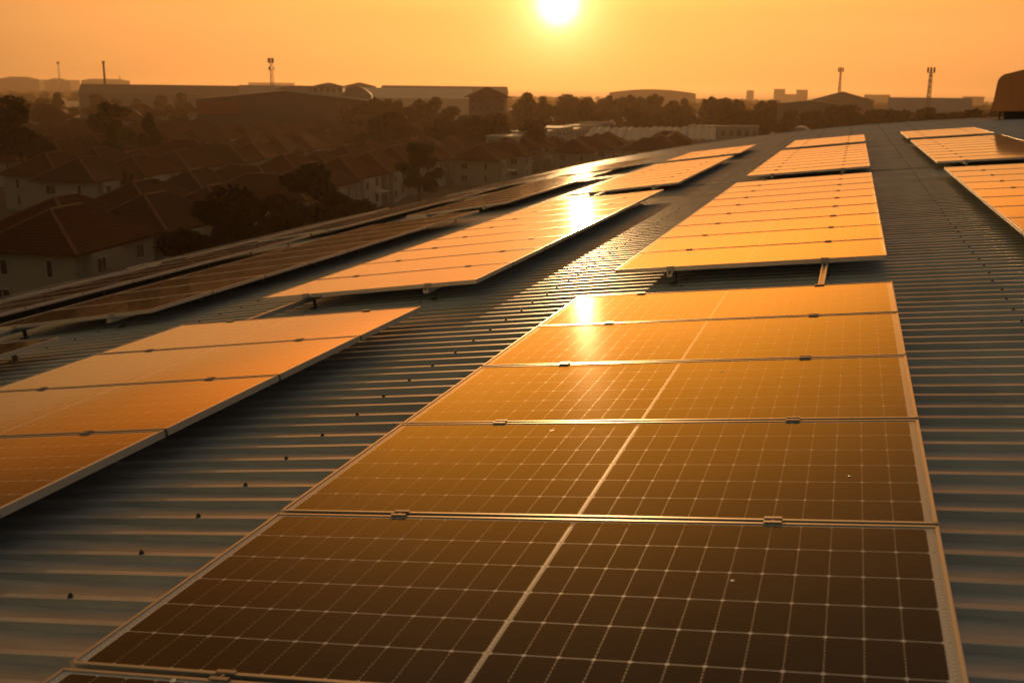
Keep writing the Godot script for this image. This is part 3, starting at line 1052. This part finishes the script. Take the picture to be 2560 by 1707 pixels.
	for sd in [-1, 1]:
		st = ST()
		bar(st, Vector3(0, 0.02, -0.02), Vector3(sd * 0.24, 0.12, 0.0), 0.13, 0.02)
		bar(st, Vector3(sd * 0.23, 0.115, 0.0), Vector3(sd * 0.46, 0.05, 0.07), 0.09, 0.015)
		part("wing", done(st), M.dark, bird)

func shed_roof(label: String, at: Vector2, w: float, d: float, turn: float) -> void:
	var o := thing("cream_shed", label, "shed", Vector3(at.x, GROUND, at.y), turn, "cream sheds")
	var st := ST()
	box(st, Vector3(0, 2.9, 0), Vector3(w - 0.8, 5.8, d - 0.8))
	part("wall", done(st), M.cream, o)
	st = ST()
	var n := 5
	for i in n:
		var x0 := -w / 2 + w * i / n
		for k in 6:
			var xa := x0 + w / n * k / 6.0
			var xb := x0 + w / n * (k + 1) / 6.0
			var ya := 0.55 * sin(PI * k / 6.0)
			var yb := 0.55 * sin(PI * (k + 1) / 6.0)
			quad(st, Vector3(xa, 5.9 + ya, d / 2), Vector3(xb, 5.9 + yb, d / 2), Vector3(xb, 9.2 + yb, -d / 2), Vector3(xa, 9.2 + ya, -d / 2))
			quad(st, Vector3(xa, 5.6, d / 2), Vector3(xb, 5.6, d / 2), Vector3(xb, 5.9 + yb, d / 2), Vector3(xa, 5.9 + ya, d / 2))
	quad(st, Vector3(w / 2, 5.6, d / 2), Vector3(w / 2, 5.6, -d / 2), Vector3(w / 2, 9.2, -d / 2), Vector3(w / 2, 5.9, d / 2))
	quad(st, Vector3(-w / 2, 5.6, -d / 2), Vector3(-w / 2, 5.6, d / 2), Vector3(-w / 2, 5.9, d / 2), Vector3(-w / 2, 9.2, -d / 2))
	quad(st, Vector3(w / 2, 0, -d / 2), Vector3(-w / 2, 0, -d / 2), Vector3(-w / 2, 9.2, -d / 2), Vector3(w / 2, 9.2, -d / 2))
	part("roof", done(st), M.pale_roof, o)

func trees() -> void:
	# near clump of dark trees that rises over the left roof edge
	var near := [[-66, -78, 13.3, 9.5, "broad round dark tree, tallest in the clump above the left roof edge"], [-73, -106, 13.5, 8.5, "tall dark tree at the back of the clump, against a red roof"], [-60, -66, 10.5, 6, "bushy tree at the clump's lower left, leaning on the roof edge"], [-66, -84, 11.6, 6, "dark tree under the broad one's right shoulder"], [-61, -80, 10.5, 5.5, "upright tree in the middle of the clump"], [-67, -104, 10, 7.5, "upright tree near the clump's right end"], [-61, -100, 9.1, 5, "small tree at the clump's far right tip beside the red house"], [-60, -63, 10.4, 4, "leftmost small tree of the clump, beside the white house"], [-61, -71, 10.5, 5, "greener low tree left of the clump's middle"], [-64, -90, 10, 6.5, "tree in front of the tall back one"], [-59, -73, 9.8, 5.5, "low green tree in the clump's middle, touching the roof edge"], [-63, -93, 9.2, 6, "low tree right of the clump's middle, touching the roof edge"], [-59, -63.5, 9.7, 4, "small bush second from the clump's left end"], [-63, -76, 11.2, 6.5, "dark tree between the broad one and the greener low one"]]
	for t in near:
		tree(Vector2(t[0], t[1]), t[2], float(t[3]) * 1.15, t[4])
	var mid := [[-166, -166, 20.5, 15.0, "big dark tree mass at the left edge below the skyline"], [-178, -160, 19.0, 13.0, "dark tree behind the big one at the left edge"], [-195, -230, 18.6, 13.5, "dome-shaped dark tree among the red roofs at the left"], [-164, -203, 16.5, 6.0, "narrow dark tree right of the dome-shaped one"], [-168, -196, 14.5, 5.5, "shorter bush beside the narrow dark tree"], [-84, -169, 13.4, 8.5, "round dark tree between two red roofs in the middle"], [-145, -295, 15.0, 8.0, "bushy tree at the left end of the dark row before the apartments"]]
	for t in mid:
		tree(Vector2(t[0], t[1]), t[2], t[3], t[4])
	var rows := [[-146, -281, -100, -303, 15.3, 11, "dark tree in the row in front of the apartment block, %s from the left"], [-199, -381, -160, -398, 19.4, 8, "hazy tree in the group left of the apartment block, %s from the left"], [-150, -440, -118, -452, 18.5, 6, "hazy tree right of the apartment block, %s from the left"], [-168, -500, -112, -560, 22.0, 10, "orange-hazed tree under the sun, %s from the left"], [-138, -540, -46, -486, 20.0, 26, "tree along the dark belt right of the sun, %s from the left"], [-112, -420, 6, -446, 16.2, 24, "tree in the nearer dark belt above the solar roof, %s from the left"], [-20, -440, 46, -402, 17.8, 18, "dark tree at the right end of the belt, %s from the left"], [14, -352, 34, -338, 20.0, 4, "dark tree beside the brown ventilator, %s from the left"], [-450, -480, -300, -560, 18.5, 12, "hazy tree in front of the long shed, %s from the left"]]
	for r in rows:
		for k in int(r[5]):
			var f := (k + 0.5) / float(r[5])
			var p := Vector2(lerpf(r[0], r[2], f), lerpf(r[1], r[3], f)) + Vector2(rng.randf_range(-4, 4), rng.randf_range(-9, 9))
			tree(p, float(r[4]) * rng.randf_range(0.82, 1.05), rng.randf_range(9, 14), String(r[6]) % nth(k), true, "hazy trees beyond the estate")
	var gaps := [[-130, -150], [-146, -172], [-128, -196], [-172, -216], [-142, -232], [-205, -262], [-120, -222], [-110, -190]]
	for k in gaps.size():
		tree(Vector2(gaps[k][0], gaps[k][1]), rng.randf_range(6.0, 8.5), rng.randf_range(4, 6), "small garden tree between the red roofs, %s nearest of its kind" % nth(k), false, "garden trees")
	# far wood along the horizon, one mass
	var mm := MultiMesh.new()
	mm.transform_format = MultiMesh.TRANSFORM_3D
	mm.mesh = coarse[1]
	var where := []
	for k in 1500:
		var a := deg_to_rad(rng.randf_range(-48, 14))
		var d := sqrt(lerpf(620.0 * 620.0, 2600.0 * 2600.0, rng.randf()))
		var h := rng.randf_range(0.9, 1.55)
		where.append(Transform3D(Basis(Vector3.UP, rng.randf() * TAU).scaled_local(Vector3(1.5 * h, h, 1.5 * h)), Vector3(-12 + sin(a) * d, GROUND - 1.0, 7 - cos(a) * d)))
	mm.instance_count = where.size()
	for k in where.size():
		mm.set_instance_transform(k, where[k])
	var mi := MultiMeshInstance3D.new()
	mi.multimesh = mm
	mi.material_override = M.leaf
	mi.name = "far_wood"
	mi.set_meta("kind", "stuff")
	tag(mi, "hazy far-off wood that closes the view along the horizon", "wood")
	add_child(mi, true)
